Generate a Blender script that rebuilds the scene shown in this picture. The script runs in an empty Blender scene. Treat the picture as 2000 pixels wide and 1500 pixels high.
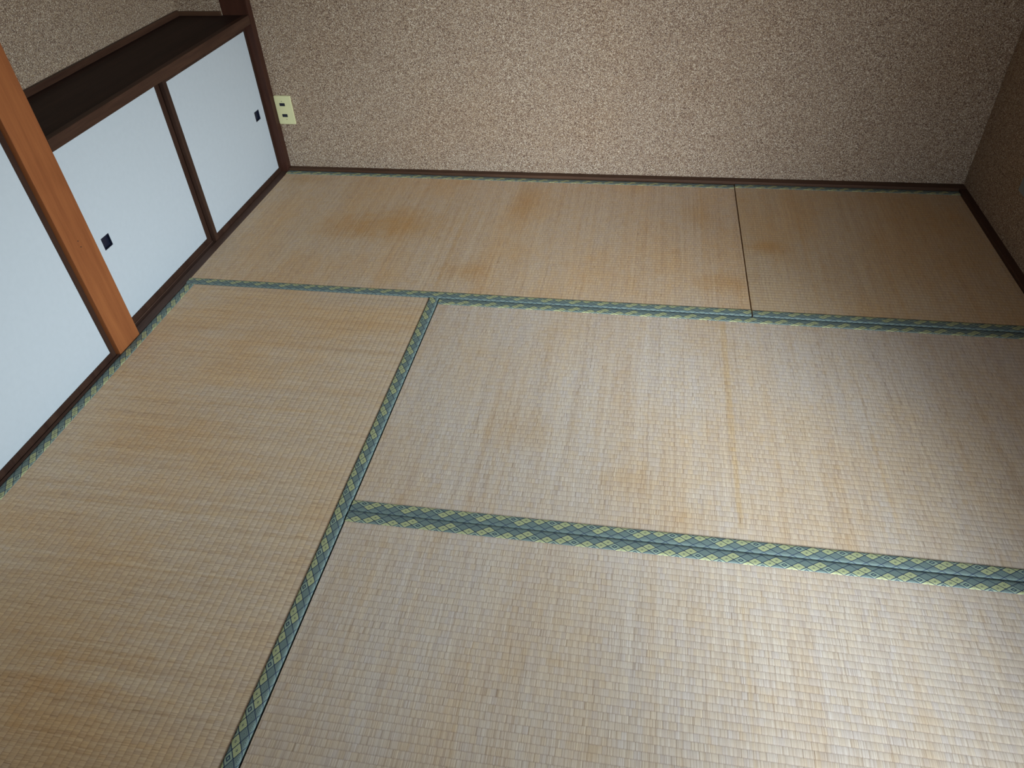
import bpy, bmesh, math, random
from mathutils import Vector, Matrix, noise
random.seed(7)
C = bpy.context.scene.collection
S = bpy.context.scene

# ------------------------------------------------------------------ camera
cam_d = bpy.data.cameras.new('camera')
cam = bpy.data.objects.new('camera', cam_d); C.objects.link(cam)
cam.location = (1.47546, -2.75513, 1.28844)
cam.rotation_euler = (0.866406, 0.042564, 0.165536)
cam_d.sensor_fit = 'HORIZONTAL'; cam_d.sensor_width = 36.0
cam_d.lens = 1437.05 / 2000 * 36.0
cam_d.clip_start = 0.01
S.camera = cam

# ------------------------------------------------------------------ world: overcast daylight, sky above, earth below
W = bpy.data.worlds.new('daylight'); S.world = W; W.use_nodes = True
nt = W.node_tree; nt.nodes.clear()
wo = nt.nodes.new('ShaderNodeOutputWorld'); bg = nt.nodes.new('ShaderNodeBackground')
tc = nt.nodes.new('ShaderNodeTexCoord'); sx = nt.nodes.new('ShaderNodeSeparateXYZ')
cr = nt.nodes.new('ShaderNodeValToRGB'); ma = nt.nodes.new('ShaderNodeMath'); ma.operation = 'MULTIPLY_ADD'
ma.inputs[1].default_value = 0.5; ma.inputs[2].default_value = 0.5
nt.links.new(tc.outputs['Generated'], sx.inputs[0]); nt.links.new(sx.outputs[2], ma.inputs[0])
nt.links.new(ma.outputs[0], cr.inputs[0]); nt.links.new(cr.outputs[0], bg.inputs[0]); nt.links.new(bg.outputs[0], wo.inputs[0])
el = cr.color_ramp.elements
el[0].position = 0.0; el[0].color = (0.10, 0.075, 0.045, 1)
el[1].position = 1.0; el[1].color = (0.55, 0.75, 1.0, 1)
for p, c in ((0.46, (0.30, 0.235, 0.16, 1)), (0.50, (0.50, 0.46, 0.40, 1)), (0.56, (0.74, 0.87, 1.0, 1))):
    e = el.new(p); e.color = c
bg.inputs[1].default_value = SKY = 0.7
# broad glow of the hazy low sun in the thin overcast, front right of the room
def wm(op, x, y, clamp=False):
    n_ = nt.nodes.new('ShaderNodeMath'); n_.operation = op; n_.use_clamp = clamp
    for k_, q_ in enumerate((x, y)):
        if isinstance(q_, (int, float)): n_.inputs[k_].default_value = q_
        else: nt.links.new(q_, n_.inputs[k_])
    return n_.outputs[0]
AZ, EL, WAZ, WEL, GLOW, HAZE = 18.0, 17.0, 13.0, 17.0, 35.0, 18.0      # azimuth and elevation of the glow, spreads, strengths of glow and of the bright horizon haze
az = wm('ARCTAN2', sx.outputs[0], wm('MULTIPLY', sx.outputs[1], -1.0))
elv = wm('ARCSINE', sx.outputs[2], 0.0)
def sq(v_, c_, w_): return wm('POWER', wm('ABSOLUTE', wm('DIVIDE', wm('SUBTRACT', v_, math.radians(c_)), math.radians(w_)), 0.0), 2.0)
band = wm('EXPONENT', wm('MULTIPLY', sq(elv, EL, WEL), -1.0), 0.0)
g_ = wm('MULTIPLY', band, wm('ADD', wm('MULTIPLY', wm('EXPONENT', wm('MULTIPLY', sq(az, 62.0, 50.0), -1.0), 0.0), HAZE), wm('MULTIPLY', wm('EXPONENT', wm('MULTIPLY', sq(az, AZ, WAZ), -1.0), 0.0), GLOW)))
up = nt.nodes.new('ShaderNodeMapRange'); nt.links.new(sx.outputs[2], up.inputs[0]); up.inputs[1].default_value = -0.01; up.inputs[2].default_value = 0.05
st = wm('MULTIPLY', wm('ADD', 1.0, wm('MULTIPLY', g_, up.outputs[0])), SKY)
nt.links.new(st, bg.inputs[1])

# opening of the sliding balcony door in the front wall, where the photographer stands (x0, x1, z0, z1)
WX0, WX1, WZ0, WZ1 = 1.88, 2.62, 0.0, 1.85
pl = bpy.data.lights.new('window_portal', 'AREA'); pl.shape = 'RECTANGLE'
pl.size = WX1 - WX0; pl.size_y = WZ1 - WZ0; pl.cycles.is_portal = True
po = bpy.data.objects.new('window_portal', pl); C.objects.link(po)
po.location = ((WX0 + WX1) / 2, -2.93, (WZ0 + WZ1) / 2); po.rotation_euler = (math.radians(90), 0, 0)

# second, smaller window at the near end of the right wall (y0, y1, z0, z1)
RY0, RY1, RZ0, RZ1 = -2.60, -1.20, 0.28, 1.85
pl2 = bpy.data.lights.new('side_window_portal', 'AREA'); pl2.shape = 'RECTANGLE'
pl2.size = RZ1 - RZ0; pl2.size_y = RY1 - RY0; pl2.cycles.is_portal = True
po2 = bpy.data.objects.new('side_window_portal', pl2); C.objects.link(po2)
po2.location = (2.81, (RY0 + RY1) / 2, (RZ0 + RZ1) / 2); po2.rotation_euler = (0, math.radians(90), 0)

S.view_settings.view_transform = 'Standard'; S.view_settings.look = 'None'
S.view_settings.gamma = 1.0; S.view_settings.use_curve_mapping = False
S.view_settings.exposure = 0.86

# ------------------------------------------------------------------ node helpers
def new_mat(name):
    m = bpy.data.materials.new(name); m.use_nodes = True
    t = m.node_tree; t.nodes.clear()
    out = t.nodes.new('ShaderNodeOutputMaterial'); b = t.nodes.new('ShaderNodeBsdfPrincipled')
    t.links.new(b.outputs[0], out.inputs[0])
    return m, t, b

class N:
    """tiny expression builder over math nodes"""
    def __init__(s, t): s.t = t
    def _in(s, sock, v):
        if isinstance(v, (int, float)): sock.default_value = v
        elif isinstance(v, (tuple, list)): sock.default_value = v
        else: s.t.links.new(v, sock)
    def m(s, op, a, b=None, c=None, clamp=False):
        n = s.t.nodes.new('ShaderNodeMath'); n.operation = op; n.use_clamp = clamp
        s._in(n.inputs[0], a)
        if b is not None: s._in(n.inputs[1], b)
        if c is not None: s._in(n.inputs[2], c)
        return n.outputs[0]
    def xyz(s, x, y, z=0.0):
        n = s.t.nodes.new('ShaderNodeCombineXYZ'); s._in(n.inputs[0], x); s._in(n.inputs[1], y); s._in(n.inputs[2], z); return n.outputs[0]
    def sep(s, v):
        n = s.t.nodes.new('ShaderNodeSeparateXYZ'); s._in(n.inputs[0], v); return n.outputs
    def noise(s, vec, scale=1.0, detail=2.0, rough=0.5, dist=0.0):
        n = s.t.nodes.new('ShaderNodeTexNoise'); s._in(n.inputs['Vector'], vec)
        n.inputs['Scale'].default_value = scale; n.inputs['Detail'].default_value = detail
        n.inputs['Roughness'].default_value = rough; n.inputs['Distortion'].default_value = dist
        return n.outputs['Fac']
    def mix(s, f, a, b, mode='MIX'):
        n = s.t.nodes.new('ShaderNodeMix'); n.data_type = 'RGBA'; n.blend_type = mode
        s._in(n.inputs[0], f)
        s._in(n.inputs[6], a if not isinstance(a, tuple) else tuple(a) + (1,) * (4 - len(a)))
        s._in(n.inputs[7], b if not isinstance(b, tuple) else tuple(b) + (1,) * (4 - len(b)))
        return n.outputs[2]
    def ramp(s, f, stops):
        n = s.t.nodes.new('ShaderNodeValToRGB'); s._in(n.inputs[0], f); e = n.color_ramp.elements
        e[0].position, e[0].color = stops[0][0], tuple(stops[0][1]) + (1,)
        e[1].position, e[1].color = stops[-1][0], tuple(stops[-1][1]) + (1,)
        for p, c in stops[1:-1]:
            k = e.new(p); k.color = tuple(c) + (1,)
        return n.outputs[0]
    def sm(s, x, lo, hi):
        n = s.t.nodes.new('ShaderNodeMapRange'); n.interpolation_type = 'SMOOTHSTEP'
        s._in(n.inputs[0], x); n.inputs[1].default_value = lo; n.inputs[2].default_value = hi
        n.inputs[3].default_value = 0; n.inputs[4].default_value = 1
        return n.outputs[0]
    def uv(s): return s.t.nodes.new('ShaderNodeUVMap').outputs[0]
    def obj(s): return s.t.nodes.new('ShaderNodeTexCoord').outputs['Object']
    def bump(s, h, dist, strength=1.0):
        n = s.t.nodes.new('ShaderNodeBump'); s._in(n.inputs['Height'], h)
        n.inputs['Distance'].default_value = dist; n.inputs['Strength'].default_value = strength
        return n.outputs[0]

PITCH = 0.0146     # width of one woven rib of the rush facing

def mat_rush(name, tint=(1, 1, 1), warm=0.35, stains=(), streaks=(), seed=0.0):
    """tatami facing. uv = (metres along the mat, metres across it); the rushes run across, ribs run along."""
    m, t, b = new_mat(name); n = N(t)
    uv = n.sep(n.uv()); u, v = uv[0], uv[1]
    # slight waviness of the rushes
    wob = n.noise(n.xyz(n.m('MULTIPLY', u, 3.0), n.m('MULTIPLY', v, 9.0), seed), 1.0, 1.0)
    uw = n.m('MULTIPLY_ADD', n.m('SUBTRACT', wob, 0.5), 0.006, u)
    row = n.m('FLOOR', n.m('DIVIDE', v, PITCH))
    fr = n.m('FRACT', n.m('DIVIDE', v, PITCH))
    # single rushes, fresh in each rib; and rushes that carry on through all ribs
    r1 = n.noise(n.xyz(n.m('MULTIPLY', uw, 620.0), n.m('MULTIPLY', row, 5.37), seed), 1.0, 1.0)
    r2 = n.noise(n.xyz(n.m('MULTIPLY', uw, 210.0), n.m('MULTIPLY', v, 2.2), seed + 3.1), 1.0, 2.0)
    # bundles of rushes that dip under the warp, offset from rib to rib
    par = n.m('MULTIPLY', n.m('FRACT', n.m('MULTIPLY', row, 0.5)), 1.0)
    jit = n.noise(n.xyz(n.m('MULTIPLY', uw, 30.0), n.m('MULTIPLY', row, 3.7), seed + 7), 1.0, 1.0)
    bu = n.m('FRACT', n.m('ADD', n.m('ADD', n.m('MULTIPLY', uw, 1 / 0.0105), par), n.m('MULTIPLY', jit, 1.4)))
    bd = n.m('ABSOLUTE', n.m('SUBTRACT', bu, 0.5))
    cellid = n.m('FLOOR', n.m('ADD', n.m('ADD', n.m('MULTIPLY', uw, 1 / 0.0105), par), n.m('MULTIPLY', jit, 1.4)))
    wn = t.nodes.new('ShaderNodeTexWhiteNoise'); wn.noise_dimensions = '3D'
    t.links.new(n.xyz(cellid, row, seed), wn.inputs[0]); cellv = wn.outputs[0]
    # colours
    r3 = n.noise(n.xyz(n.m('MULTIPLY', uw, 1150.0), n.m('MULTIPLY', row, 3.3), seed + 40), 1.0, 0.0)
    f = n.m('ADD', n.m('ADD', n.m('MULTIPLY', r1, 0.42), n.m('MULTIPLY', r3, 0.24)), n.m('MULTIPLY', r2, 0.34))
    col = n.ramp(f, [(0.26, (0.34, 0.245, 0.17)), (0.42, (0.49, 0.380, 0.280)), (0.52, (0.555, 0.445, 0.340)), (0.62, (0.600, 0.490, 0.375)), (0.76, (0.72, 0.61, 0.46))])
    col = n.mix(n.m('MULTIPLY', n.sm(cellv, 0.55, 1.0), 0.45), col, (0.93, 0.95, 1.06), 'MULTIPLY')
    col = n.mix(n.m('MULTIPLY', n.sm(cellv, 0.45, 0.0), 0.45), col, (1.01, 0.96, 0.85), 'MULTIPLY')
    # faded greyish and honey coloured areas
    big = n.noise(n.xyz(n.m('MULTIPLY', u, 4.5), n.m('MULTIPLY', v, 2.2), seed + 11), 1.0, 3.0, 0.55)
    col = n.mix(n.m('MULTIPLY', n.sm(big, 0.40, 0.66), warm), col, (1.02, 0.86, 0.62), 'MULTIPLY')
    band = n.noise(n.xyz(n.m('MULTIPLY', u, 38.0), n.m('MULTIPLY', v, 0.9), seed + 5), 1.0, 2.0)
    col = n.mix(n.m('MULTIPLY', n.sm(band, 0.46, 0.70), 0.26), col, (0.93, 0.79, 0.60), 'MULTIPLY')
    mott = n.noise(n.xyz(n.m('MULTIPLY', u, 26.0), n.m('MULTIPLY', v, 26.0), seed + 19), 1.0, 2.0)
    col = n.mix(n.m('MULTIPLY', n.sm(mott, 0.50, 0.72), 0.22), col, (0.95, 0.82, 0.62), 'MULTIPLY')
    for (su, sv, ru, rv, k) in stains:
        d = n.m('SQRT', n.m('ADD', n.m('POWER', n.m('DIVIDE', n.m('SUBTRACT', u, su), ru), 2.0), n.m('POWER', n.m('DIVIDE', n.m('SUBTRACT', v, sv), rv), 2.0)))
        d = n.m('ADD', d, n.m('MULTIPLY', n.m('SUBTRACT', mott, 0.5), 1.3))
        d = n.m('ADD', d, n.m('MULTIPLY', n.m('SUBTRACT', r2, 0.5), 0.8))
        col = n.mix(n.m('MULTIPLY', n.m('SUBTRACT', 1.0, n.sm(d, 0.0, 1.45)), k * 0.85), col, (0.90, 0.69, 0.37), 'MULTIPLY')
    for (su, v0, v1, w, k) in streaks:
        d = n.m('ABSOLUTE', n.m('SUBTRACT', uw, su))
        f1 = n.m('SUBTRACT', 1.0, n.sm(d, w * 0.3, w))
        f2 = n.m('MULTIPLY', n.sm(v, v0 - 0.03, v0 + 0.03), n.m('SUBTRACT', 1.0, n.sm(v, v1 - 0.05, v1 + 0.05)))
        col = n.mix(n.m('MULTIPLY', n.m('MULTIPLY', f1, f2), n.m('MULTIPLY_ADD', jit, 0.45 * k, k * 0.22)), col, (0.96, 0.82, 0.54), 'MULTIPLY')
    # darker tone and thread in the furrow between two ribs (a pair of fine hemp threads)
    e = n.m('MINIMUM', fr, n.m('SUBTRACT', 1.0, fr))
    edge = n.m('SUBTRACT', 1.0, n.sm(n.m('ADD', e, n.m('MULTIPLY', n.m('SUBTRACT', r1, 0.5), 0.10)), 0.01, 0.13))
    col = n.mix(n.m('MULTIPLY', edge, n.m('MULTIPLY_ADD', r1, 0.8, 0.10)), col, (0.66, 0.60, 0.60), 'MULTIPLY')
    side = n.m('MULTIPLY', n.sm(bd, 0.42, 0.49), 0.34)
    col = n.mix(side, col, (0.52, 0.44, 0.36), 'MULTIPLY')
    # sparse dark nicks between rushes
    nick = n.noise(n.xyz(n.m('MULTIPLY', uw, 900.0), n.m('MULTIPLY', row, 9.1), seed + 2), 1.0, 0.0)
    col = n.mix(n.m('MULTIPLY', n.sm(nick, 0.74, 0.84), 0.55), col, (0.34, 0.24, 0.17), 'MULTIPLY')
    col = n.mix(1.0, col, tuple(tint), 'MULTIPLY')
    t.links.new(col, b.inputs['Base Color'])
    h = n.m('ADD', n.m('MULTIPLY', r1, 0.8), n.m('MULTIPLY', n.m('SUBTRACT', 1.0, n.sm(bd, 0.30, 0.5)), 0.55))
    h = n.m('ADD', h, n.m('MULTIPLY', n.m('SUBTRACT', 1.0, edge), n.m('MULTIPLY', r1, 0.55)))
    t.links.new(n.bump(h, 0.0004, 0.38), b.inputs['Normal'])
    b.inputs['Roughness'].default_value = 0.6
    b.inputs['Specular IOR Level'].default_value = 0.25
    return m

def mat_border(name, u0):
    """woven cloth border. uv = (metres along, metres from the inner edge); lattice of flower, framed and nested lozenges."""
    m, t, b = new_mat(name); n = N(t)
    uv = n.sep(n.uv())
    u = n.m('DIVIDE', n.m('SUBTRACT', uv[0], u0), 0.02895)
    r = n.m('DIVIDE', uv[1], 0.0092)
    p = n.m('ADD', n.m('MULTIPLY_ADD', r, 0.5, u), 300.0); q = n.m('ADD', n.m('MULTIPLY_ADD', r, -0.5, u), 300.0)
    # centres: row r0 at (n+.5), row r1 at (n)
    i = n.m('FLOOR', p); j = n.m('FLOOR', q)
    fp = n.m('SUBTRACT', n.m('SUBTRACT', p, i), 0.5); fq = n.m('SUBTRACT', n.m('SUBTRACT', q, j), 0.5)
    rr = n.m('SUBTRACT', i, j)
    d = n.m('MAXIMUM', n.m('ABSOLUTE', fp), n.m('ABSOLUTE', fq))
    k = n.m('MODULO', i, 3.0)
    def eq(a, v): return n.m('COMPARE', a, v, 0.2)
    r0, r1_, r2_ = eq(rr, 0.0), eq(rr, 1.0), eq(rr, 2.0)
    k0, k1, k2 = eq(k, 0.0), eq(k, 1.0), eq(k, 2.0)
    isD = n.m('ADD', n.m('MULTIPLY', r0, k2), n.m('MULTIPLY', r1_, k1), clamp=True)
    isF = n.m('ADD', n.m('MULTIPLY', r0, k0), n.m('ADD', n.m('MULTIPLY', r1_, n.m('ADD', k0, k2)), n.m('MULTIPLY', r2_, k2)), clamp=True)
    navy = (0.014, 0.024, 0.055); teal = (0.18, 0.23, 0.18); pale = (0.26, 0.305, 0.21); yel = (0.44, 0.43, 0.205)
    # nested lozenges
    ring = n.m('FRACT', n.m('MULTIPLY', d, 9.0))
    nest = n.mix(n.sm(n.m('ABSOLUTE', n.m('SUBTRACT', ring, 0.5)), 0.14, 0.28), (0.030, 0.045, 0.055), (0.235, 0.285, 0.225))
    # framed lozenge
    dd = n.m('MULTIPLY', n.sm(d, 0.10, 0.135), n.m('SUBTRACT', 1.0, n.sm(d, 0.21, 0.245)))
    fram = n.mix(dd, pale, navy)
    cen = n.m('SUBTRACT', 1.0, n.sm(d, 0.10, 0.13)); fram = n.mix(n.m('MULTIPLY', cen, 0.7), fram, teal)
    # flower
    ang = n.m('ARCTAN2', fp, fq); rad = n.m('SQRT', n.m('ADD', n.m('MULTIPLY', fp, fp), n.m('MULTIPLY', fq, fq)))
    pet = n.m('ABSOLUTE', n.m('SINE', n.m('MULTIPLY', ang, 8.0)))
    gap = n.m('SUBTRACT', 1.0, n.sm(n.m('MULTIPLY', pet, n.m('MULTIPLY_ADD', rad, 2.0, 0.4)), 0.14, 0.40))
    gap = n.m('MAXIMUM', gap, n.sm(n.m('ADD', rad, n.m('MULTIPLY', pet, -0.08)), 0.56, 0.60))
    gap = n.m('MULTIPLY', gap, n.sm(rad, 0.07, 0.14))
    flo = n.mix(gap, yel, (0.05, 0.065, 0.055))
    core = n.m('MULTIPLY', n.sm(rad, 0.035, 0.055), n.m('SUBTRACT', 1.0, n.sm(rad, 0.09, 0.115)))
    flo = n.mix(core, flo, navy)
    col = n.mix(isD, nest, fram); col = n.mix(isF, col, flo)
    col = n.mix(n.sm(d, 0.440, 0.462), col, navy)
    th = n.m('SINE', n.m('MULTIPLY', uv[0], 2 * math.pi / 0.0011)); th2 = n.m('SINE', n.m('MULTIPLY', uv[1], 2 * math.pi / 0.0009))
    t.links.new(col, b.inputs['Base Color'])
    t.links.new(n.bump(n.m('ADD', th, th2), 0.00015, 0.35), b.inputs['Normal'])
    b.inputs['Roughness'].default_value = 0.6; b.inputs['Specular IOR Level'].default_value = 0.22
    b.inputs['Sheen Weight'].default_value = 0.0; b.inputs['Sheen Roughness'].default_value = 0.4
    return m

def mat_wood(name, c1, c2, axis=1, rough=0.5, knots=0.0, spec=0.35):
    m, t, b = new_mat(name); n = N(t)
    o = n.sep(n.obj()); a = [28.0, 28.0, 28.0]; a[axis] = 1.6
    v = n.xyz(n.m('MULTIPLY', o[0], a[0]), n.m('MULTIPLY', o[1], a[1]), n.m('MULTIPLY', o[2], a[2]))
    g = n.noise(v, 1.0, 4.0, 0.6, 0.6); fine = n.noise(v, 9.0, 2.0, 0.6)
    f = n.m('ADD', n.m('MULTIPLY', g, 0.72), n.m('MULTIPLY', fine, 0.28))
    col = n.ramp(f, [(0.32, c1), (0.68, c2)])
    blot = n.noise(n.obj(), 7.0, 2.0)
    col = n.mix(n.m('MULTIPLY', n.sm(blot, 0.45, 0.7), 0.3), col, (0.72, 0.66, 0.62), 'MULTIPLY')
    t.links.new(col, b.inputs['Base Color']); t.links.new(n.bump(f, 0.0006, 0.25), b.inputs['Normal'])
    b.inputs['Roughness'].default_value = rough; b.inputs['Specular IOR Level'].default_value = spec
    return m

def mat_plaster(name):
    m, t, b = new_mat(name); n = N(t)
    o = n.obj()
    vo = t.nodes.new('ShaderNodeTexVoronoi'); vo.inputs['Scale'].default_value = 440.0; t.links.new(o, vo.inputs['Vector'])
    vc = n.sep(vo.outputs['Color'])
    n1 = n.noise(o, 330.0, 3.0, 0.6); n2 = n.noise(o, 700.0, 1.0)
    f = n.m('ADD', n.m('MULTIPLY', n1, 0.55), n.m('ADD', n.m('MULTIPLY', vc[0], 0.27), n.m('MULTIPLY', n2, 0.18)))
    col = n.ramp(f, [(0.30, (0.045, 0.024, 0.018)), (0.42, (0.185, 0.112, 0.074)), (0.50, (0.290, 0.197, 0.130)), (0.58, (0.385, 0.285, 0.195)), (0.69, (0.70, 0.59, 0.45))])
    # flecks of warm straw and of dark fibre
    col = n.mix(n.m('MULTIPLY', n.sm(vc[1], 0.70, 0.95), 0.35), col, (0.42, 0.28, 0.14))
    col = n.mix(n.m('MULTIPLY', n.sm(vc[2], 0.93, 0.98), 0.65), col, (0.10, 0.065, 0.055))
    big = n.noise(o, 2.6, 3.0, 0.55)
    col = n.mix(n.m('MULTIPLY', n.sm(big, 0.42, 0.68), 0.28), col, (0.93, 0.84, 0.74), 'MULTIPLY')
    t.links.new(col, b.inputs['Base Color'])
    h = n.m('ADD', n.m('MULTIPLY', vo.outputs['Distance'], -0.6), n.m('MULTIPLY', n1, 1.2))
    t.links.new(n.bump(h, 0.0016, 0.6), b.inputs['Normal'])
    b.inputs['Roughness'].default_value = 0.9; b.inputs['Specular IOR Level'].default_value = 0.15
    return m

def mat_plain(name, c, rough=0.5, metal=0.0, var=0.04, bump=0.0, spec=0.4):
    m, t, b = new_mat(name); n = N(t)
    g = n.noise(n.obj(), 60.0, 2.0)
    col = n.ramp(g, [(0.3, tuple(x * (1 - var) for x in c)), (0.7, tuple(min(1, x * (1 + var)) for x in c))])
    t.links.new(col, b.inputs['Base Color'])
    if bump: t.links.new(n.bump(n.noise(n.obj(), 900.0, 2.0), 0.0003, bump), b.inputs['Normal'])
    b.inputs['Roughness'].default_value = rough; b.inputs['Metallic'].default_value = metal
    b.inputs['Specular IOR Level'].default_value = spec
    return m

def mat_glass(name):
    m = bpy.data.materials.new(name); m.use_nodes = True; t = m.node_tree; t.nodes.clear()
    o = t.nodes.new('ShaderNodeOutputMaterial'); mx = t.nodes.new('ShaderNodeMixShader'); fr = t.nodes.new('ShaderNodeFresnel'); fr.inputs[0].default_value = 1.3
    tr = t.nodes.new('ShaderNodeBsdfTransparent'); tr.inputs[0].default_value = (0.96, 0.98, 0.97, 1)
    gl = t.nodes.new('ShaderNodeBsdfGlossy'); gl.inputs['Roughness'].default_value = 0.0
    t.links.new(fr.outputs[0], mx.inputs[0]); t.links.new(tr.outputs[0], mx.inputs[1]); t.links.new(gl.outputs[0], mx.inputs[2]); t.links.new(mx.outputs[0], o.inputs[0])
    return m

PLASTER = mat_plaster('fibre_plaster')
CEIL = mat_wood('ceiling_board', (0.36, 0.25, 0.15), (0.46, 0.33, 0.20), axis=1, rough=0.7)
DARK_Y = mat_wood('dark_wood_along_y', (0.034, 0.014, 0.008), (0.075, 0.034, 0.019), axis=1, rough=0.5, spec=0.2)
DARK_X = mat_wood('dark_wood_along_x', (0.048, 0.022, 0.012), (0.100, 0.048, 0.026), axis=0, rough=0.55, spec=0.15)
DARK_Z = mat_wood('dark_wood_along_z', (0.026, 0.011, 0.007), (0.058, 0.027, 0.016), axis=2, rough=0.5, spec=0.2)
SILL = mat_wood('sill_wood', (0.050, 0.024, 0.016), (0.100, 0.052, 0.034), axis=1, rough=0.55, spec=0.2)
SHELF = mat_wood('shelf_wood', (0.018, 0.008, 0.0055), (0.038, 0.017, 0.011), axis=1, rough=0.6, spec=0.15)
ORANGE = mat_wood('orange_pillar_wood', (0.20, 0.058, 0.018), (0.30, 0.098, 0.030), axis=2, rough=0.6, spec=0.15)
REDPILLAR = mat_wood('red_brown_pillar_wood', (0.034, 0.012, 0.007), (0.066, 0.023, 0.013), axis=2, rough=0.5, spec=0.2)
PAPER = mat_plain('white_door_paper', (0.465, 0.475, 0.475), 0.75, var=0.015, bump=0.15, spec=0.2)
IVORY = mat_plain('ivory_plastic', (0.62, 0.57, 0.30), 0.35, var=0.02)
GREYPLATE = mat_plain('grey_white_plastic', (0.20, 0.21, 0.19), 0.5, var=0.02)
BLACK = mat_plain('black_plastic', (0.012, 0.011, 0.018), 0.4)
PULL = mat_plain('black_pull_metal', (0.008, 0.010, 0.022), 0.35, metal=0.0)
PULLRIM = mat_plain('dark_blue_pull_rim', (0.010, 0.013, 0.040), 0.3)
STRAW = mat_plain('straw_core', (0.20, 0.14, 0.08), 0.9)
THREAD = mat_plain('thread_grey', (0.16, 0.14, 0.11), 0.8)
ALU = mat_plain('aluminium', (0.55, 0.55, 0.56), 0.35, metal=0.9)
GLASS = mat_glass('window_glass')
SUB = mat_plain('subfloor_board', (0.22, 0.17, 0.11), 0.8)

# ------------------------------------------------------------------ mesh helpers
def add_box(bm, x0, x1, y0, y1, z0, z1):
    vs = [bm.verts.new((x, y, z)) for z in (z0, z1) for y in (y0, y1) for x in (x0, x1)]
    for f in ((0, 2, 3, 1), (4, 5, 7, 6), (0, 1, 5, 4), (2, 6, 7, 3), (0, 4, 6, 2), (1, 3, 7, 5)):
        bm.faces.new([vs[i] for i in f])
    return vs

def add_prism(bm, quad, z0, z1):
    a = [bm.verts.new((x, y, z0)) for x, y in quad]; b = [bm.verts.new((x, y, z1)) for x, y in quad]
    n = len(quad); bm.faces.new(a[::-1]); bm.faces.new(b)
    for i in range(n): bm.faces.new((a[i], a[(i + 1) % n], b[(i + 1) % n], b[i]))

def link(name, bm, mat, parent=None, bevel=0.0, seg=2, smooth=False):
    bmesh.ops.recalc_face_normals(bm, faces=bm.faces)
    if bevel: bmesh.ops.bevel(bm, geom=bm.edges[:], offset=bevel, segments=seg, profile=0.5, affect='EDGES')
    me = bpy.data.meshes.new(name); bm.to_mesh(me); bm.free(); me.materials.append(mat)
    if smooth: me.shade_smooth()
    o = bpy.data.objects.new(name, me); C.objects.link(o)
    if parent: o.parent = parent
    return o

def box(name, x0, x1, y0, y1, z0, z1, mat, parent=None, bevel=0.0):
    bm = bmesh.new(); add_box(bm, x0, x1, y0, y1, z0, z1); return link(name, bm, mat, parent, bevel)

def struct(o, label=None):
    o['kind'] = 'structure'
    if label: o['label'] = label
    return o

def thing(name, label, cat, group=None, loc=(0, 0, 0)):
    o = bpy.data.objects.new(name, None); C.objects.link(o); o.location = loc; o.empty_display_size = 0.1
    o['label'] = label; o['category'] = cat
    if group: o['group'] = group
    return o

# ------------------------------------------------------------------ room shell
R = 2.634          # tatami field, wall to wall
H = 2.32
def yb(x): return 0.020 + 0.026 * min(max(x / R, 0), 1) + 0.006      # face of the back wall plaster
struct(box('floor', -1.1, 2.95, -2.92, 0.16, -0.12, -0.056, SUB))
bm = bmesh.new(); add_prism(bm, [(0.0, yb(0)), (2.80, yb(2.8)), (2.80, 0.15), (0.0, 0.15)], -0.056, H); struct(link('wall_back', bm, PLASTER))
XR0, XR1 = R + 0.026, 2.80
bm = bmesh.new()
for (a, b_, c, d) in ((-2.92, RY0, -0.056, H), (RY1, 0.049, -0.056, H), (RY0, RY1, -0.056, RZ0), (RY0, RY1, RZ1, H)):
    add_box(bm, XR0, XR1, a, b_, c, d)
struct(link('wall_right', bm, PLASTER))
# front wall: the sides and the lintel of the balcony opening
bm = bmesh.new()
for (a, b_, c, d) in ((-0.98, WX0, -0.056, H), (WX1, XR0, -0.056, H), (WX0, WX1, WZ1, H)):
    add_box(bm, a, b_, -2.92, -2.79, c, d)
struct(link('wall_front', bm, PLASTER))
struct(box('ceiling', -1.1, 2.95, -2.92, 0.16, H, H + 0.05, CEIL))
struct(box('floor_balcony', -1.1, 2.95, -3.75, -2.92, -0.20, -0.10, mat_plain('balcony_concrete', (0.35, 0.34, 0.32), 0.9)))

# left side: alcove recess above the low cabinet, closet further forward
bm = bmesh.new()
add_box(bm, -0.36, -0.288, -1.255, 0.10, 0.60, H)                 # back of the alcove
struct(link('wall_left', bm, PLASTER))
struct(box('wall_alcove_far', -0.30, -0.1052, -0.008, 0.15, 0.60, H, PLASTER))
struct(box('wall_alcove_near', -0.288, -0.10, -1.255, -1.17, 0.60, H, PLASTER))
struct(box('wall_closet', -0.98, -0.86, -2.79, 0.16, -0.12, H, PLASTER))
struct(box('wall_cabinet_end', -0.87, 0.0, 0.10, 0.16, -0.12, H, PLASTER))
struct(box('wall_closet_side', -0.87, -0.10, -1.258, -1.172, -0.056, 0.60, PLASTER))
struct(box('wall_closet_front', -0.87, 0.0, -2.79, -2.665, -0.056, H, PLASTER))
struct(box('wall_closet_top', -0.10, 0.0, -2.68, -1.266, 1.79, H, PLASTER))

# skirting strips flush with the mats
bm = bmesh.new(); add_prism(bm, [(0.0015, 0.0015), (R, 0.012), (R + 0.026, 0.012), (XR0, 0.0515), (0.0015, 0.027)], -0.056, 0.010)
struct(link('baseboard_back', bm, DARK_X, bevel=0.001), 'dark wooden strip between back mats and plastered back wall')
struct(box('baseboard_right', R + 0.001, R + 0.029, -2.79, 0.0105, -0.056, 0.010, DARK_Y, bevel=0.001), 'dark wooden strip along the foot of the right wall')

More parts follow.
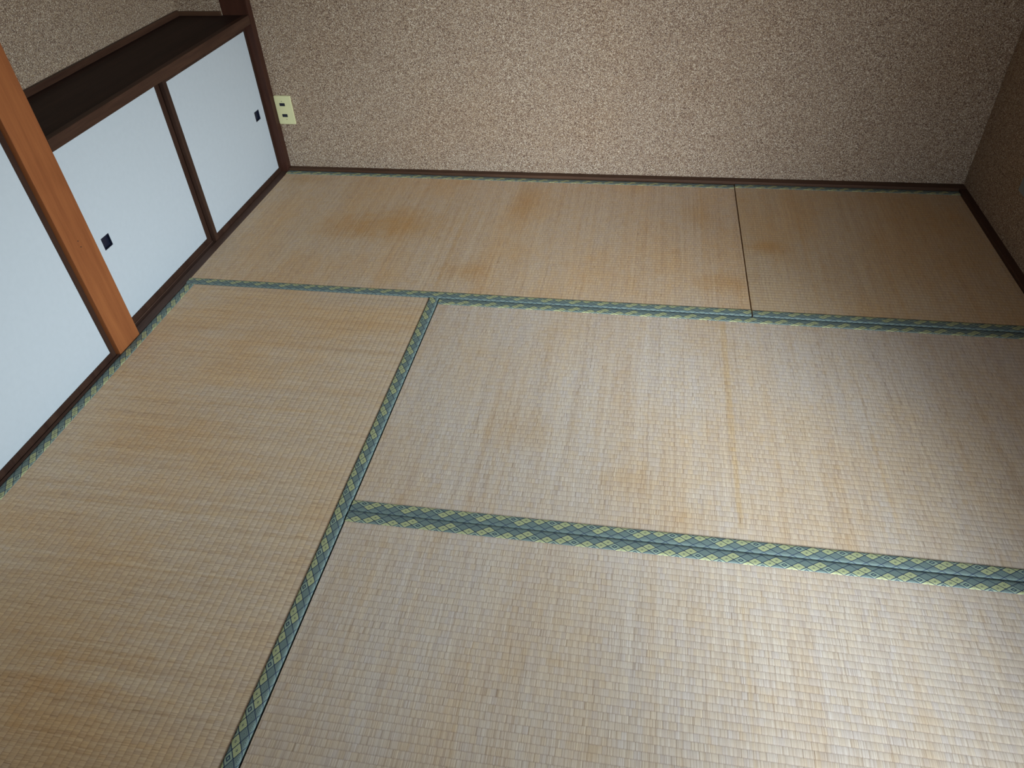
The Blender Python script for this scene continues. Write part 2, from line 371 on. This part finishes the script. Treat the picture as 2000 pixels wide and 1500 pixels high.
# pillars
bm = bmesh.new(); add_box(bm, -0.105, 0.001, -0.006, 0.10, -0.056, H)
struct(link('trim_1', bm, REDPILLAR, bevel=0.0012), 'dark red-brown corner pillar at the far end of the cabinet')
bm = bmesh.new(); add_box(bm, -0.105, -0.0005, -1.265, -1.163, -0.056, H)
pillar = struct(link('trim_2', bm, ORANGE, bevel=0.0015), 'orange-brown square wooden pillar between cabinet and closet')
LEAN = 0.019        # the pillar and the closet door stand slightly out of plumb
def lean(o):
    if o.type == 'MESH':
        for v in o.data.vertices: v.co.y -= LEAN * max(0.0, v.co.z)
    for ch in o.children: lean(ch)
lean(pillar)
for (y, z) in ((-1.2273, 0.354), (-1.2264, 0.336)):
    bm = bmesh.new(); bmesh.ops.create_cone(bm, segments=10, radius1=0.0013, radius2=0.0013, depth=0.0012, cap_ends=True, matrix=Matrix.Translation((0.0, y, z)) @ Matrix.Rotation(math.pi / 2, 4, 'Y'))
    link('nail_hole', bm, BLACK, pillar)

# ------------------------------------------------------------------ low built-in cabinet with two sliding doors
cab = thing('low_cabinet', 'low built-in cabinet with dark wooden top and two white sliding doors', 'cabinet', loc=(-0.15, -0.585, 0))
def cpart(name, bm, mat, parent=cab, bevel=0.0):
    o = link(name, bm, mat, parent, bevel)
    w = Vector((0.15, 0.585, 0)) if parent is cab else Vector((0, 0, 0))
    o.location = w
    return o
Y0, Y1 = -1.1625, -0.0065
bm = bmesh.new(); add_box(bm, -0.288, -0.022, Y0 - 0.011, Y1, 0.585, 0.6085); cpart('shelf_top', bm, SHELF)
bm = bmesh.new(); add_box(bm, -0.0225, -0.0008, Y0 - 0.011, Y1, 0.578, 0.6095); cpart('front_edge', bm, DARK_Y, bevel=0.001)
bm = bmesh.new(); add_box(bm, -0.085, -0.016, Y0, Y1, 0.572, 0.5845); cpart('door_head', bm, DARK_Y)
bm = bmesh.new()
for (a, b_, zt) in ((-0.029, -0.0005, 0.0), (-0.045, -0.029, -0.003), (-0.0475, -0.045, 0.0), (-0.066, -0.0475, -0.003), (-0.105, -0.066, 0.0)):
    add_box(bm, a, b_, Y0, Y1, -0.055, zt)
cpart('sill', bm, SILL)
bm = bmesh.new(); add_box(bm, -0.80, -0.79, Y0, Y1, -0.055, 0.585); cpart('back_panel', bm, SHELF)
bm = bmesh.new(); add_box(bm, -0.283, -0.272, Y0 - 0.005, -0.018, 0.609, 0.628); cpart('back_moulding', bm, DARK_Y, bevel=0.0008)
bm = bmesh.new(); add_box(bm, -0.283, -0.106, -0.019, -0.0085, 0.609, 0.624); cpart('end_moulding', bm, DARK_X, bevel=0.0008)

def slide_door(parent, wo_, y0, y1, z0, z1, xf, zw0, zw1, stile, hy, hz, hs=0.0185, sR=None):
    """xf = face of the door; frame of stiles and rails round a paper panel, with a square recessed pull."""
    sR = stile if sR is None else sR
    def P(name, mat, boxes, par, bevel=0.0):
        bm = bmesh.new()
        for bx in boxes: add_box(bm, *bx)
        o = link(name, bm, mat, par, bevel)
        return o
    fr = P('sliding_door', DARK_Z, [(xf - 0.014, xf, y0, y0 + stile, z0, z1), (xf - 0.014, xf, y1 - sR, y1, z0, z1),
                                    (xf - 0.0138, xf - 0.0002, y0 + stile, y1 - sR, z0, zw0), (xf - 0.0138, xf - 0.0002, y0 + stile, y1 - sR, zw1, z1)], parent)
    fr.location = wo_
    # paper panel with a square hole for the pull
    bm = bmesh.new(); a, b_ = y0 + stile, y1 - sR; xp = xf - 0.0022
    ys = [a, hy - hs, hy + hs, b_]; zs = [zw0, hz - hs, hz + hs, zw1]
    for iy in range(3):
        for iz in range(3):
            if iy == 1 and iz == 1: continue
            add_box(bm, xp - 0.010, xp, ys[iy], ys[iy + 1], zs[iz], zs[iz + 1])
    bmesh.ops.remove_doubles(bm, verts=bm.verts, dist=1e-6)
    for f in [f for f in bm.faces if len(f.verts) == 4 and abs(f.normal.x) < 0.5 and False]: pass
    link('paper_panel', bm, PAPER, fr)
    # pull: rim and sunken dish
    bm = bmesh.new(); w = 0.0022
    for (p0, p1, q0, q1) in ((hy - hs, hy + hs, hz + hs - w, hz + hs), (hy - hs, hy + hs, hz - hs, hz - hs + w), (hy - hs, hy - hs + w, hz - hs + w, hz + hs - w), (hy + hs - w, hy + hs, hz - hs + w, hz + hs - w)):
        add_box(bm, xp - 0.007, xp + 0.0008, p0, p1, q0, q1)
    add_box(bm, xp - 0.008, xp - 0.006, hy - hs + w, hy + hs - w, hz - hs + w, hz + hs - w)
    o = link('recessed_pull', bm, PULL, fr)
    return fr

cw = (0.15, 0.585, 0)
slide_door(cab, cw, -0.600, -0.008, -0.002, 0.574, -0.0305, 0.020, 0.556, 0.020, -0.0785, 0.262, sR=0.010)
slide_door(cab, cw, -1.1680, -0.572, -0.002, 0.574, -0.0480, 0.020, 0.556, 0.016, -1.0770, 0.2645, sR=0.049)

# ------------------------------------------------------------------ closet door in front of the pillar (tall sliding doors)
d1 = struct(box('door_1', -0.105, -0.0005, -2.66, -1.2665, -0.055, -0.0125, SILL), 'tall white sliding closet doors left of the orange pillar')
bm = bmesh.new(); add_box(bm, -0.0105, -0.0008, -2.66, -1.2665, -0.0125, -0.0005); add_box(bm, -0.040, -0.034, -2.66, -1.2665, -0.0125, -0.0035)
link('sill_lip', bm, SILL, d1)
bm = bmesh.new(); add_box(bm, -0.10, 0.0, -2.66, -1.2665, 1.752, 1.789); link('door_head', bm, DARK_Y, d1)
slide_door(d1, (0, 0, 0), -1.99, -1.2680, -0.0125, 1.752, -0.014, 0.0175, 1.735, 0.018, -1.93, 0.90, sR=0.0165)
slide_door(d1, (0, 0, 0), -2.66, -1.96, -0.0125, 1.752, -0.0445, 0.0175, 1.735, 0.018, -2.60, 0.90)
for ch in d1.children: lean(ch)

# ------------------------------------------------------------------ balcony door behind the camera (frame and the parked sash)
w1 = bpy.data.objects.new('window_1', None); C.objects.link(w1); struct(w1)
bm = bmesh.new(); f = 0.03
for (a, b_, c, d) in ((WX0, WX1, -0.03, 0.0), (WX0, WX1, WZ1 - f, WZ1), (WX0, WX0 + f, 0.0, WZ1 - f), (WX1 - f, WX1, 0.0, WZ1 - f)):
    add_box(bm, a, b_, -2.915, -2.86, c, d)
link('window_frame', bm, ALU, w1)
w2 = bpy.data.objects.new('window_2', None); C.objects.link(w2); struct(w2)
bm = bmesh.new()
for (a, b_, c, d) in ((RY0, RY1, RZ0, RZ0 + f), (RY0, RY1, RZ1 - f, RZ1), (RY0, RY0 + f, RZ0 + f, RZ1 - f), (RY1 - f, RY1, RZ0 + f, RZ1 - f)):
    add_box(bm, 2.72, 2.79, a, b_, c, d)
link('window_frame', bm, ALU, w2)
bm = bmesh.new(); add_box(bm, 2.753, 2.757, RY0 + f, RY1 - f, RZ0 + f, RZ1 - f); link('pane', bm, GLASS, w2)
box('window_sill', XR0 - 0.02, 2.72, RY0, RY1, RZ0 - 0.02, RZ0 + 0.002, DARK_Y, w2)
struct(box('trim_3', 0.0, R + 0.001, -2.79, -2.662, -0.056, 0.004, SILL, bevel=0.001))
struct(box('trim_4', WX0 - 0.0, WX1, -2.859, -2.7905, -0.056, 0.002, SILL, bevel=0.001))

# ------------------------------------------------------------------ tatami mats
def tatami(label, x0, x1, y0, y1, along, z, mat, border_phase, seed, dips=()):
    """along = 'x' or 'y': direction of the long edges that carry the cloth borders."""
    t = thing('tatami_mat', label, 'tatami mat', 'tatami mats covering the floor', (x0, y0, -0.055))
    L, Wd = (x1 - x0, y1 - y0) if along == 'x' else (y1 - y0, x1 - x0)
    zt = z + 0.055
    def P(a, c, h):    # along, across, height -> local
        return (a, c, h) if along == 'x' else (Wd - c, a, h)      # 90 degree turn
    def und(a, c):      # slow unevenness of the old mat
        return 0.0012 * noise.noise(Vector((a * 2.2 + seed, c * 2.2, seed * 1.7)))
    # straw core
    bm = bmesh.new()
    if along == 'x': add_box(bm, 0.0008, L - 0.0008, 0.0008, Wd - 0.0008, 0.0, zt - 0.0045)
    else: add_box(bm, 0.0008, Wd - 0.0008, 0.0008, L - 0.0008, 0.0, zt - 0.0045)
    link('straw_core', bm, STRAW, t)
    BW = 0.0305
    # rush facing with real ribs
    bm = bmesh.new(); uvl = bm.loops.layers.uv.new('UVMap')
    prof = []
    k = 0; c = 0.004
    cs = []
    base = 0.004
    nr = int((Wd - 0.008) / PITCH)
    for i in range(nr + 1):
        v0 = base + i * PITCH
        for fr_, h in ((0.0, -0.00022), (0.12, -0.00011), (0.28, 0.0), (0.72, 0.0), (0.88, -0.00011)):
            vv = v0 + fr_ * PITCH
            if vv < Wd - 0.004: cs.append((vv, h))
    cs.append((Wd - 0.004, -0.001))
    na = max(8, int(L / 0.06)); al = [0.0004 + (L - 0.0008) * i / na for i in range(na + 1)]
    rows = []
    for a in al:
        e = 0.0
        endd = min(a, L - a)
        drop = 0.0009 * max(0, 1 - endd / 0.01) ** 2
        rows.append([bm.verts.new(P(a, vv, zt - 0.0012 + h + und(a, vv) - drop)) for vv, h in cs])
    ends = []
    for (a, src) in ((0.0003, rows[0]), (L - 0.0003, rows[-1])):     # the facing folds down over the two short ends
        ends.append([bm.verts.new((P(a, cs[q][0], zt - 0.03))) for q in range(len(cs))])
    # (own vertices at the fold, so the top keeps its flat shading)
    fold = [[bm.verts.new(v.co) for v in rows[0]], [bm.verts.new(v.co) for v in rows[-1]]]
    strips = [([ends[0], fold[0]], [al[0] - 0.03, al[0]]), (rows, al), ([fold[1], ends[1]], [al[-1], al[-1] + 0.03])]
    for seqs, als in strips:
      for i in range(len(seqs) - 1):
        for q in range(len(cs) - 1):
            f_ = bm.faces.new((seqs[i][q], seqs[i + 1][q], seqs[i + 1][q + 1], seqs[i][q + 1]))
            for lp, (aa, vv) in zip(f_.loops, ((als[i], cs[q][0]), (als[i + 1], cs[q][0]), (als[i + 1], cs[q + 1][0]), (als[i], cs[q + 1][0]))):
                lp[uvl].uv = (aa, vv - base)
            f_.smooth = True
    link('rush_facing', bm, mat, t)
    # the two cloth borders
    for side in (0, 1):
        ph = border_phase[side]
        bm = bmesh.new(); uvl = bm.loops.layers.uv.new('UVMap')
        nb = max(20, int(L / 0.02)); rows = []
        pr = [(0.0, -0.0006), (0.0006, 0.0009), (0.004, 0.0013), (0.014, 0.0014), (0.024, 0.0013), (0.0288, 0.0010), (0.0299, -0.0002), (0.0304, -0.0030), (0.0305, -0.016), (0.0305, -0.034)]
        arc = [0.0]
        for q in range(1, len(pr)): arc.append(arc[-1] + math.hypot(pr[q][0] - pr[q - 1][0], pr[q][1] - pr[q - 1][1]))
        for i in range(nb + 1):
            a = 0.0002 + (L - 0.0004) * i / nb
            w = 0.0007 * noise.noise(Vector((a * 5.0, seed * 3 + side, 0.3)))
            r_ = []
            for (d, h) in pr:
                dd = d + w * max(0.0, 1 - d / 0.02) if d < 0.02 else d
                if side == 0: cc = BW - dd
                else: cc = Wd - BW + dd
                r_.append(bm.verts.new(P(a, cc, zt - 0.0010 + h + und(a, cc))))
            rows.append((a, r_))
        for i in range(nb):
            for q in range(len(pr) - 1):
                vs = (rows[i][1][q], rows[i + 1][1][q], rows[i + 1][1][q + 1], rows[i][1][q + 1])
                if side == 0: vs = vs[::-1]
                f_ = bm.faces.new(vs)
                for lp in f_.loops:
                    for ii in (i, i + 1):
                        if lp.vert in rows[ii][1]:    # uv.y = arc length over the cloth
                            lp[uvl].uv = (((rows[ii][0]) if side == ph[1] else -rows[ii][0]), arc[rows[ii][1].index(lp.vert)])
                f_.smooth = True
        link('cloth_border', bm, BM[ph[0]], t)
    return t

# border materials by phase: uv.x runs so that rotating the border keeps the pattern's handedness
BM = {}
def border_mat(world_pos, origin, sgn):
    u0 = sgn * (world_pos - origin)
    key = round(u0, 5)
    if key not in BM: BM[key] = mat_border('patterned_border', u0)
    return key
# For along='x': side 0 = near edge (joint towards -y) pattern runs +x ; side 1 = far edge, pattern runs -x.
# For along='y': across axis c runs towards -x, so side 0 lies at the +x edge and its pattern runs +y.
def ph(side, pos, org): return (border_mat(pos, org, 1 if side == 0 else -1), 0)

T = {}
xA, xB = 1.8275, 1.8310
yAB = -0.8790
xC = 0.8715; xD = 0.8750; yDE = -1.7475
G = 0.0006
rushA = mat_rush('rush_facing_a', (1.0, 0.875, 0.73), 0.55, stains=((0.60, 0.50 - 0.05, 0.22, 0.13, 0.75), (0.40, 0.42, 0.16, 0.10, 0.5), (0.93, 0.16, 0.10, 0.06, 0.6), (1.76, 0.17, 0.10, 0.06, 0.65), (1.68, 0.62, 0.05, 0.12, 0.5), (1.05, 0.68, 0.06, 0.16, 0.5), (0.12, 0.80, 0.10, 0.05, 0.4)), streaks=((0.845, 0.05, 0.62, 0.010, 0.8), (0.76, 0.2, 0.7, 0.006, 0.6), (1.70, 0.3, 0.84, 0.008, 0.7)), seed=1.3)
rushB = mat_rush('rush_facing_b', (0.94, 0.81, 0.63), 0.55, stains=((0.08, 0.41, 0.07, 0.05, 0.8), (0.42, 0.30, 0.05, 0.25, 0.35)), streaks=((0.20, 0.05, 0.6, 0.006, 0.6), (0.44, 0.02, 0.5, 0.006, 0.6)), seed=4.9)
rushC = mat_rush('rush_facing_c', (1.02, 0.91, 0.77), 0.6, stains=((1.42, 0.50, 0.10, 0.10, 0.15), (1.12, 0.62, 0.13, 0.20, 0.35), (0.55, 0.55, 0.25, 0.28, 0.5), (0.35, 0.35, 0.2, 0.3, 0.4)), streaks=((1.22, 0.2, 0.8, 0.006, 0.6), (0.86, 0.1, 0.7, 0.006, 0.6), (0.70, 0.1, 0.8, 0.005, 0.5)), seed=9.2)
rushD = mat_rush('rush_facing_d', (0.98, 0.945, 0.92), 0.4, stains=((0.35, 0.30, 0.10, 0.07, 0.35), (0.62, 0.16, 0.07, 0.05, 0.35), (0.75, 0.07, 0.06, 0.04, 0.3)), streaks=((0.868, 0.06, 0.84, 0.009, 1.1), (0.86, 0.30, 0.84, 0.004, 0.7), (1.20, 0.1, 0.6, 0.005, 0.5)), seed=14.4)
rushE = mat_rush('rush_facing_e', (0.98, 0.95, 0.93), 0.3, stains=((0.42, 0.35, 0.05, 0.10, 0.25),), streaks=((0.35, 0.1, 0.7, 0.005, 0.4), (0.86, 0.1, 0.85, 0.004, 0.5)), seed=21.7)

# F cell of row r2 (u = 1.5) sits at x = .077 on mat A; see pattern notes: D: r1 F (n=0, u=0) at x=2.0904; E: r0 F (u=.5) at 2.0997, running -x; C: r1 F (n=0) at y=-2.2469 running +y
P_ = 0.02895
tatami('worn full-length rush mat along the back wall beside the low cabinet', 0.0005, xA, yAB + G, 0.0, 'x', 0.0015, rushA,
       (ph(0, 0.0772 - 1.5 * P_, 0.0005), ph(1, 1.40, 0.0005)), 1.3)
tatami('short half-length rush mat in the far right corner', xB, R, yAB + G, 0.010, 'x', 0.0, rushB,
       (ph(0, 1.90, xB), ph(1, 2.02, xB)), 4.9)
tatami('rush mat at left with borders running away along the closet and pillar', 0.0005, xC, -2.66, yAB - G, 'y', 0.0, rushC,
       (ph(0, -2.2469, -2.66), ph(1, -1.90, -2.66)), 9.2)
tatami('middle full-length rush mat with a long yellow streak across it', xD, R, yDE + G, yAB - G - 0.0008, 'x', -0.0008, rushD,
       (ph(0, 2.0904, xD), ph(1, 1.70, xD)), 14.4)
tatami('nearest full-length rush mat at lower right, palest of the five', xD, R, -2.66, yDE - G, 'x', -0.0008, rushE,
       (ph(0, 1.5, xD), ph(1, 2.0997 + 0.5 * P_, xD)), 21.7)

# ------------------------------------------------------------------ outlets
def rounded_plate(bm, w, h, d, r=0.004):
    """plate in the local xz plane, front towards -y"""
    pts = []
    for (cx, cz, a0) in ((w / 2 - r, h / 2 - r, 0), (-w / 2 + r, h / 2 - r, 90), (-w / 2 + r, -h / 2 + r, 180), (w / 2 - r, -h / 2 + r, 270)):
        for k in range(5):
            a = math.radians(a0 + k * 22.5); pts.append((cx + r * math.cos(a), cz + r * math.sin(a)))
    lay = [(0.0, 1.0), (-d * 0.6, 1.0), (-d, 0.965)]
    rings = [[bm.verts.new((x * s, y, z * (1 - (1 - s) * w / h))) for x, z in pts] for y, s in lay]
    for a, b_ in zip(rings, rings[1:]):
        for i in range(len(pts)): bm.faces.new((a[i], a[(i + 1) % len(pts)], b_[(i + 1) % len(pts)], b_[i]))
    bm.faces.new(rings[-1]); bm.faces.new(rings[0][::-1])

o1 = thing('wall_outlet', 'ivory double electrical outlet on the back wall beside the corner pillar', 'outlet', loc=(0.0365, yb(0.036) - 0.0002, 0.2485))
bm = bmesh.new(); rounded_plate(bm, 0.070, 0.114, 0.006, 0.003); link('cover_plate', bm, IVORY, o1)
for (px_, pz) in ((-0.0045, 0.0225), (-0.0035, -0.0215)):
    bm = bmesh.new(); add_box(bm, px_ - 0.0115, px_ + 0.0115, -0.0068, -0.0040, pz - 0.0062, pz + 0.0062)
    s = link('socket', bm, BLACK, o1, bevel=0.0012)
    for q in (-0.005, 0.005):
        bm = bmesh.new(); add_box(bm, px_ + q - 0.0008, px_ + q + 0.0008, -0.0071, -0.0066, pz - 0.0035, pz + 0.0035); link('slot', bm, PULL, s)
for (px_, pz) in ((-0.0045, 0.0355), (0.001, -0.0365)):
    bm = bmesh.new(); bmesh.ops.create_cone(bm, segments=12, radius1=0.0017, radius2=0.0017, depth=0.001, cap_ends=True, matrix=Matrix.Translation((px_, -0.0062, pz)) @ Matrix.Rotation(math.pi / 2, 4, 'X'))
    link('screw', bm, THREAD, o1)

o2 = thing('wall_plate', 'pale outlet plate on the dark right wall, cut by the right edge', 'outlet', loc=(XR0 - 0.0002, -0.387, 0.238))
o2.rotation_euler = (0, 0, math.radians(-90))
bm = bmesh.new(); rounded_plate(bm, 0.070, 0.118, 0.006, 0.004); link('cover_plate', bm, GREYPLATE, o2)
for pz in (0.02, -0.02):
    bm = bmesh.new(); add_box(bm, -0.011, 0.011, -0.0068, -0.0045, pz - 0.006, pz + 0.006); link('socket', bm, BLACK, o2, bevel=0.001)
